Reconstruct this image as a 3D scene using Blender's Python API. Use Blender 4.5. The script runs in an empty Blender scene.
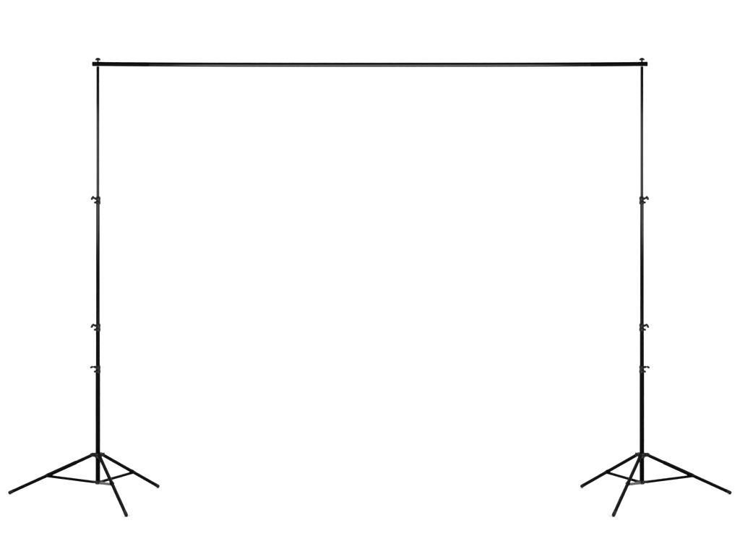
import bpy, math
from mathutils import Vector, Matrix

sc = bpy.context.scene
col = sc.collection
PI = math.pi

# ------------------------------------------------------------------ camera
cam_d = bpy.data.cameras.new("camera")
cam = bpy.data.objects.new("camera", cam_d)
col.objects.link(cam)
cam.location = (0.0, -12.0, 2.175)
cam.rotation_euler = (PI / 2, 0, 0)
cam_d.sensor_width = 36.0
cam_d.lens = 36.0 * 2028.65 / 740.0
cam_d.shift_x = 0.1 / 740.0
cam_d.shift_y = -(277.0 - 131.8) / 740.0
cam_d.clip_end = 200
sc.camera = cam

# ------------------------------------------------------------------ world: a dim unlit studio
w = bpy.data.worlds.new("World")
sc.world = w
w.use_nodes = True
w.node_tree.nodes["Background"].inputs[0].default_value = (1, 1, 1, 1)
w.node_tree.nodes["Background"].inputs[1].default_value = 0.03

sc.view_settings.view_transform = 'Standard'
sc.view_settings.look = 'None'
sc.view_settings.exposure = 0
sc.view_settings.gamma = 1


# ------------------------------------------------------------------ studio lamps
def softbox(name, loc, target, sx, sy, radiance):
    d = bpy.data.lights.new(name, 'AREA')
    d.shape = 'RECTANGLE'
    d.size = sx
    d.size_y = sy
    d.energy = radiance * PI * sx * sy
    o = bpy.data.objects.new(name, d)
    col.objects.link(o)
    o.location = loc
    o.rotation_euler = (Vector(target) - Vector(loc)).to_track_quat('-Z', 'Y').to_euler()
    return o


# bank over the back of the sweep, and two long high banks at the sides of the
# set: the side banks light the paper without showing in the bar or the poles
softbox("overhead_softbox", (0, 3.0, 6.4), (0, 2.6, 0), 12, 2.6, 4.2)
softbox("high_side_softbox", (-6.8, -3.2, 4.6), (-0.6, -1.5, 0), 7.5, 2.6, 9.8)
softbox("high_side_softbox", (6.8, -3.2, 4.6), (0.6, -1.5, 0), 7.5, 2.6, 9.8)
# upright banks beside the set and behind the camera: the grey sheen on the
# upper part of the poles
softbox("side_softbox", (-6.4, -1.5, 1.80), (-1.6, 0, 1.80), 5.0, 1.12, 4.5)
softbox("side_softbox", (6.4, -1.5, 1.80), (1.6, 0, 1.80), 5.0, 1.12, 4.5)
softbox("front_softbox", (0, -14.2, 1.59), (0, 0, 1.59), 14.0, 1.74, 4.5)
# low softbox in front of the set, facing up: the long grey sheen on the bar
softbox("low_softbox", (0, -5.0, 0.12), (0, -5.0, 5), 3.1, 4.4, 21.0)


# ------------------------------------------------------------------ materials
def mat(name, base, rough, metallic=0.0, spec=0.5, ior=1.5, bump=0.0, bscale=400.0, var=0.15):
    m = bpy.data.materials.new(name)
    m.use_nodes = True
    nt = m.node_tree
    b = nt.nodes["Principled BSDF"]
    tc = nt.nodes.new("ShaderNodeTexCoord")
    nz = nt.nodes.new("ShaderNodeTexNoise")
    nz.inputs["Scale"].default_value = bscale * 0.1
    nz.inputs["Detail"].default_value = 3
    nt.links.new(tc.outputs["Object"], nz.inputs["Vector"])
    mx = nt.nodes.new("ShaderNodeMix")
    mx.data_type = 'RGBA'
    lo = [c * (1 - var) for c in base]
    hi = [min(1, c * (1 + var)) for c in base]
    mx.inputs["A"].default_value = (*lo, 1)
    mx.inputs["B"].default_value = (*hi, 1)
    nt.links.new(nz.outputs["Fac"], mx.inputs["Factor"])
    nt.links.new(mx.outputs["Result"], b.inputs["Base Color"])
    b.inputs["Roughness"].default_value = rough
    b.inputs["Metallic"].default_value = metallic
    b.inputs["IOR"].default_value = ior
    b.inputs["Specular IOR Level"].default_value = spec
    if bump:
        n2 = nt.nodes.new("ShaderNodeTexNoise")
        n2.inputs["Scale"].default_value = bscale
        nt.links.new(tc.outputs["Object"], n2.inputs["Vector"])
        bp = nt.nodes.new("ShaderNodeBump")
        bp.inputs["Strength"].default_value = bump
        bp.inputs["Distance"].default_value = 0.0005
        nt.links.new(n2.outputs["Fac"], bp.inputs["Height"])
        nt.links.new(bp.outputs["Normal"], b.inputs["Normal"])
    return m


M_SWEEP = mat("white_paper", (0.86, 0.86, 0.86), 0.9, spec=0.1, var=0.004)
M_GLOSS = mat("glossy_black_enamel", (0.0015, 0.0015, 0.0015), 0.08, ior=1.5, spec=0.19)
M_POLE = mat("black_anodised_tube", (0.0015, 0.0015, 0.0015), 0.09, ior=1.5, spec=0.25)
M_MATT = mat("sheenless_matt_black", (0.0010, 0.0010, 0.0010), 0.42, spec=0.02, bump=0.2)  # tube black with the sheen taken out; keeps the bar ends dark
M_LEG = mat("black_powder_coated_leg", (0.0012, 0.0012, 0.0012), 0.38, spec=0.02, bump=0.2)
M_BRACE = mat("dark_grey_flat_steel", (0.005, 0.005, 0.005), 0.35, spec=0.14, bump=0.1)
M_PLAST = mat("black_moulded_plastic", (0.0025, 0.0025, 0.0025), 0.28, spec=0.15, bump=0.3)
M_RUBBER = mat("black_rubber", (0.005, 0.005, 0.005), 0.6, spec=0.1, bump=0.3)
M_STEEL = mat("zinc_plated_steel", (0.35, 0.35, 0.35), 0.3, metallic=1.0, bump=0.1)


# ------------------------------------------------------------------ mesh helpers
class MB:
    """collects closed shapes and links them as one mesh object"""

    def __init__(self):
        self.v, self.f = [], []

    def rings(self, rings, closed=True):
        n = len(rings[0])
        base = len(self.v)
        for r in rings:
            self.v += [tuple(p) for p in r]
        for i in range(len(rings) - 1):
            for j in range(n):
                a = base + i * n + j
                b = base + i * n + (j + 1) % n
                self.f.append((a, b, b + n, a + n))
        if closed:
            self.f.append(tuple(base + j for j in reversed(range(n))))
            self.f.append(tuple(base + (len(rings) - 1) * n + j for j in range(n)))
        return self

    def lathe(self, p0, p1, profile, n=32):
        """profile: list of (radius, t) with t in metres from p0 towards p1"""
        p0, p1 = Vector(p0), Vector(p1)
        ax = (p1 - p0).normalized()
        q = ax.to_track_quat('Z', 'Y')
        u, v = q @ Vector((1, 0, 0)), q @ Vector((0, 1, 0))
        rs = []
        for r, t in profile:
            c = p0 + ax * t
            rs.append([c + (u * math.cos(2 * PI * k / n) + v * math.sin(2 * PI * k / n)) * r for k in range(n)])
        return self.rings(rs)

    def tube(self, p0, p1, r, e=0.0012, n=32):
        L = (Vector(p1) - Vector(p0)).length
        return self.lathe(p0, p1, [(r - e, 0), (r - e * .3, e * .3), (r, e), (r, e * 2.5), (r, L - e * 2.5), (r, L - e), (r - e * .3, L - e * .3), (r - e, L)], n)

    def sweep(self, pts, radii, flat=1.0, n=16):
        """rounded tube through pts lying near the XZ plane; flat scales its Y depth"""
        pts = [Vector(p) for p in pts]
        rs = []
        for i, p in enumerate(pts):
            t = (pts[min(i + 1, len(pts) - 1)] - pts[max(i - 1, 0)]).normalized()
            yv = Vector((0, 1, 0))
            if abs(t.y) > .9:
                yv = Vector((1, 0, 0))
            s = t.cross(yv).normalized()
            yv = s.cross(t).normalized()
            rs.append([p + (s * math.cos(2 * PI * k / n) + yv * math.sin(2 * PI * k / n) * flat) * radii[i] for k in range(n)])
        return self.rings(rs)

    def box(self, p0, p1, wid, thk, e=0.001, up=(0, 0, 1)):
        """bar with a bevelled rectangular section from p0 to p1; wid sideways, thk along up"""
        p0, p1 = Vector(p0), Vector(p1)
        t = (p1 - p0).normalized()
        s = t.cross(Vector(up)).normalized()
        u = s.cross(t).normalized()
        a, b = wid / 2, thk / 2
        sec = [(a - e, -b), (a, -b + e), (a, b - e), (a - e, b), (-a + e, b), (-a, b - e), (-a, -b + e), (-a + e, -b)]
        rs = []
        L = (p1 - p0).length
        for d, k in ((0, 1 - 2 * e / min(wid, thk)), (e, 1), (L - e, 1), (L, 1 - 2 * e / min(wid, thk))):
            rs.append([p0 + t * d + (s * x + u * y) * k for x, y in sec])
        return self.rings(rs)

    def build(self, name, m, parent=None):
        me = bpy.data.meshes.new(name)
        me.from_pydata(self.v, [], self.f)
        me.materials.append(m)
        me.validate()
        for p in me.polygons:
            p.use_smooth = True
        me.set_sharp_from_angle(angle=math.radians(38))
        o = bpy.data.objects.new(name, me)
        col.objects.link(o)
        if parent:
            o.parent = parent
        return o


def rounded(r, L, n=5):
    """profile of a tube with hemispherical ends"""
    a = [(max(r * math.sin(k * PI / 2 / n), r * .12), r - r * math.cos(k * PI / 2 / n)) for k in range(n + 1)]
    b = [(x, L - t) for x, t in reversed(a)]
    return a + [(r, r * 1.4), (r, L - r * 1.4)] + b


# ------------------------------------------------------------------ the setting: seamless white sweep
def sweep():
    prof = [(-9.0, 0.0)]
    yw, R = 5.5, 2.4
    prof.append((yw - R, 0.0))
    for k in range(1, 25):
        a = k * PI / 2 / 24
        prof.append((yw - R + R * math.sin(a), R - R * math.cos(a)))
    prof.append((yw, 7.0))
    xs = [-9 + i * 1.5 for i in range(13)]
    v = [(x, y, z) for (y, z) in prof for x in xs]
    n = len(xs)
    f = [(i * n + j, i * n + j + 1, (i + 1) * n + j + 1, (i + 1) * n + j) for i in range(len(prof) - 1) for j in range(n - 1)]
    me = bpy.data.meshes.new("studio_floor")
    me.from_pydata(v, [], f)
    me.materials.append(M_SWEEP)
    for p in me.polygons:
        p.use_smooth = True
    o = bpy.data.objects.new("studio_floor", me)
    col.objects.link(o)
    o["kind"] = "structure"


sweep()

# ------------------------------------------------------------------ light stands
PX = 12.0 / 2028.65        # metres per photo pixel in the plane of the poles


def Z(y):
    return 2.175 - (y - 131.8) * PX


# legs: (angle from +X in degrees, foot radius, brace joint fraction)
LEGS = [(163.3, .574, .533), (-66.9, .594, .475), (50.7, .497, .535)]


def stand(x0, mir, label, gp):
    """mir = 1: the left stand (knobs to -X); mir = -1: its mirror image"""
    root = bpy.data.objects.new("light_stand", None)
    root.empty_display_size = 0.2
    col.objects.link(root)
    root.location = (x0, 0, 0)
    root["label"] = label
    root["category"] = "light stand"
    root["group"] = gp

    # telescoping pole
    z1, z2, z3 = Z(200.3), Z(327.3), Z(369.2)
    for za, zb, r, m in ((.094, z3, .0140, M_MATT), (z3, z2, .0124, M_MATT), (z2, z1, .0116, M_POLE), (z1, Z(66.4), .0093, M_POLE)):
        MB().tube((0, 0, za), (0, 0, zb), r).build("pole_section", m, root)

    # steel spigot with the mushroom nut that holds the crossbar
    sp = MB().lathe((0, 0, Z(66.6)), (0, 0, 3), [(.0055, 0), (.0055, .003), (.0048, .0035), (.0048, .043), (.0042, .044)]).build("spigot", M_STEEL, root)
    zt = Z(60.2)
    MB().lathe((0, 0, Z(62.3)), (0, 0, 3), [(.0058, 0), (.0056, .009), (.006, .0105), (.0150, .0112), (.0170, .0132), (.0172, .0165), (.0158, .0205),
                                          (.0125, .0245), (.008, .0275), (.003, .0288), (.0005, .029)]).build("mushroom_nut", M_PLAST, root)

    # clamps at the three joints
    def clamp(zc, rlo, hand, stem, lump):
        s = mir
        c = MB()
        c.lathe((.0018 * s, 0, zc - .0235), (.0018 * s, 0, zc + 1),
                [(.0128, 0), (.0140, .001), (.0150, .004), (.0151, .016), (.0142, .019), (.0134, .021), (.0134, .026), (.0142, .028),
                 (.0150, .031), (.0150, .041), (.0125, .045), (.0105, .0465)])
        # split lugs the screws pass through
        c.sweep([(0, -.008, zc + .010), (-.010 * s, -.010, zc + .011), (-.0155 * s, -.010, zc + .0125)], [.0075, .007, .0055])
        c.sweep([(0, -.008, zc - .011), (-.010 * s, -.010, zc - .012), (-.0150 * s, -.010, zc - .0125)], [.0085, .0085, .0070])
        co = c.build("clamp_collar", M_PLAST, root)
        k = MB()
        k.sweep([(-x * s, -.010, zc + z) for x, z, _ in stem], [r * 1.12 for _, _, r in stem])
        k.sweep([(-x * s, -.010, zc + z) for x, z, _ in hand], [r * 1.28 for _, _, r in hand], flat=1.3)
        k.build("wing_knob", M_PLAST, co)
        lx, lz, lr = lump
        b = MB().lathe((-(lx - .007) * s, -.010, zc + lz), (-(lx + .2) * s, -.010, zc + lz),
                       [(lr * .9, 0), (lr, .001), (lr, .0085), (lr * .75, .0105), (lr * .3, .011)], 16)
        b.build("clamp_bolt", M_PLAST, co)

    clamp(z1, .0101,
          [(.0365, .0020, .0024), (.0358, .0045, .0052), (.0335, .010, .0064), (.0305, .0155, .0064), (.0275, .0200, .0058), (.0245, .0245, .0046), (.0235, .0262, .0020)],
          [(.008, .0075, .0060), (.016, .0115, .0064), (.0230, .0155, .0052), (.0265, .0165, .0030), (.031, .0155, .0034)],
          (.0185, -.0125, .0062))
    clamp(z2, .0112,
          [(.0375, -.003, .0024), (.0365, .000, .0052), (.0340, .0060, .0060), (.0300, .0125, .0060), (.0255, .0165, .0056), (.0215, .0170, .0050), (.0195, .0168, .0020)],
          [(.008, .0080, .0062), (.015, .0105, .0066), (.0225, .0150, .0056), (.026, .0155, .0038)],
          (.0195, -.0135, .0064))
    clamp(z3, .0124,
          [(.0445, .0075, .0020), (.0425, .0090, .0044), (.0380, .0120, .0056), (.0330, .0145, .0060), (.0290, .0155, .0054), (.0272, .0158, .0024)],
          [(.009, .0120, .0068), (.018, .0140, .0070), (.0235, .0150, .0058), (.0262, .0152, .0034), (.029, .0150, .0036)],
          (.0195, -.0135, .0062))

    # tripod: sliding hub on top, fixed hub at the foot of the pole
    zh = .262
    dirs = []
    for a, R, t in LEGS:
        a = math.radians(a)
        d = Vector((math.cos(a) * mir, math.sin(a), 0))
        dirs.append((d, R, t))
    hub = MB()
    hub.lathe((0, 0, zh - .017), (0, 0, 1), [(.0135, 0), (.0175, .001), (.0180, .003), (.0180, .022), (.0165, .025), (.0150, .0265), (.0130, .027)])
    low = MB()
    zl = .104
    low.lathe((0, 0, zl - .0135), (0, 0, 1), [(.004, -.002), (.010, -.0015), (.0150, 0), (.0165, .002), (.0165, .019), (.0150, .021), (.0128, .0215)])
    for d, R, t in dirs:
        sd = Vector((-d.y, d.x, 0))
        for q in (-1, 1):
            off = sd * q * .0105
            hub.box(d * .014 + off + Vector((0, 0, zh + .001)), d * .0445 + off + Vector((0, 0, zh + .001)), .0042, .022, .0010)
            low.box(d * .012 + sd * q * .0075 + Vector((0, 0, zl - .002)), d * .038 + sd * q * .0075 + Vector((0, 0, zl - .002)), .003, .014, .0008)
    hub.build("leg_hub", M_PLAST, root)
    low.build("brace_hub", M_BRACE, root)
    up = Vector((0, 0, 1))
    for i, (d, R, t) in enumerate(dirs):
        sd = Vector((-d.y, d.x, 0))
        h0 = d * .036 + up * (zh - .001)
        ft = d * R + up * .0115
        L = (ft - h0).length
        ax = (ft - h0).normalized()
        r = .0103
        m = MB().lathe(h0 - ax * .004, ft, rounded(r, L - .012))
        if i == 0:
            m.lathe(h0 + ax * L * .19, ft, [(r, 0), (r + .0014, .003), (r + .0016, .006), (r + .0016, .010), (r + .0016, L * .35 - .010), (r + .0016, L * .35 - .006), (r, L * .35)])
        leg = m.build("tripod_leg", M_LEG, root)
        rf = .0109
        MB().lathe(ft - ax * .030, ft + ax, [(r + .0004, 0), (rf - .0004, .0015), (rf, .003), (rf, .030), (rf * .92, .0345), (rf * .7, .0385), (rf * .35, .0405), (.0008, .041)]).build("rubber_foot", M_RUBBER, leg)
        # hinge pin through the hub lugs
        MB().tube(h0 - sd * .0145, h0 + sd * .0145, .0036, .0008, 16).build("hinge_pin", M_PLAST, leg)
        j = h0 + (ft - h0) * t
        # bracket round the leg, rivet and flat brace down to the lower hub
        MB().lathe(j - ax * .010, j + ax, [(r + .0005, 0), (r + .0020, .001), (r + .0020, .019), (r + .0005, .020)]).build("leg_bracket", M_LEG, leg)
        MB().tube(j - sd * .0150, j + sd * .0150, .0040, .0010, 16).build("rivet", M_BRACE, leg)
        b0 = d * .030 + up * (zl - .002)
        j2 = j - up * .006
        br = MB()
        br.box(b0, j2, .0125, .0150, .0012)
        brace = br.build("leg_brace", M_BRACE if i == 1 else M_LEG, root)
        MB().tube(b0 + d * .003 - sd * .0105, b0 + d * .003 + sd * .0105, .0034, .0008, 16).build("rivet", M_LEG, brace)
    return root


GP = "light stands holding up the crossbar"
stand(-1.609, 1, "black tripod light stand under the left end of the crossbar, its wing knobs pointing left", GP)
stand(1.609, -1, "black tripod light stand under the right end of the crossbar, its wing knobs pointing right", GP)

# ------------------------------------------------------------------ crossbar
bar = bpy.data.objects.new("crossbar", None)
bar.empty_display_size = 0.2
col.objects.link(bar)
ZB = Z(63.85)
bar.location = (0, 0, ZB)
bar["label"] = "long thin black horizontal crossbar joining the tops of the two tripod stands"
bar["category"] = "crossbar"


def sag(x):
    return -.0046 * (1 - min(1, abs(x) / 1.609) ** 4)


def bar_piece(name, xa, xb, r, m, n=40, e=.0015, cap=False):
    pts, rad = [], []
    for k in range(n + 1):
        x = xa + (xb - xa) * k / n
        pts.append((x, 0, sag(x)))
        rad.append(r)
    pts = [(xa, 0, sag(xa))] + [(xa + e, 0, sag(xa))] + pts[1:-1] + [(xb - e, 0, sag(xb))] + [(xb, 0, sag(xb))]
    rad = [r - e] + [r] * (n + 1) + [r - e]
    return MB().sweep(pts, rad, n=32).build(name, m, bar)


bar_piece("center_tube", -1.305, 1.305, .0139, M_GLOSS)
for s in (-1, 1):
    a, b = sorted((s * 1.300, s * 1.636))
    sl = bar_piece("sheenless_bar_end", a, b, .0136, M_MATT)  # added matt end piece: makes the bar's sheen stop short of its ends
    a, b = sorted((s * 1.622, s * 1.643))
    MB().tube((a, 0, 0), (b, 0, 0), .0142, .0030).build("end_cap", M_MATT, bar)
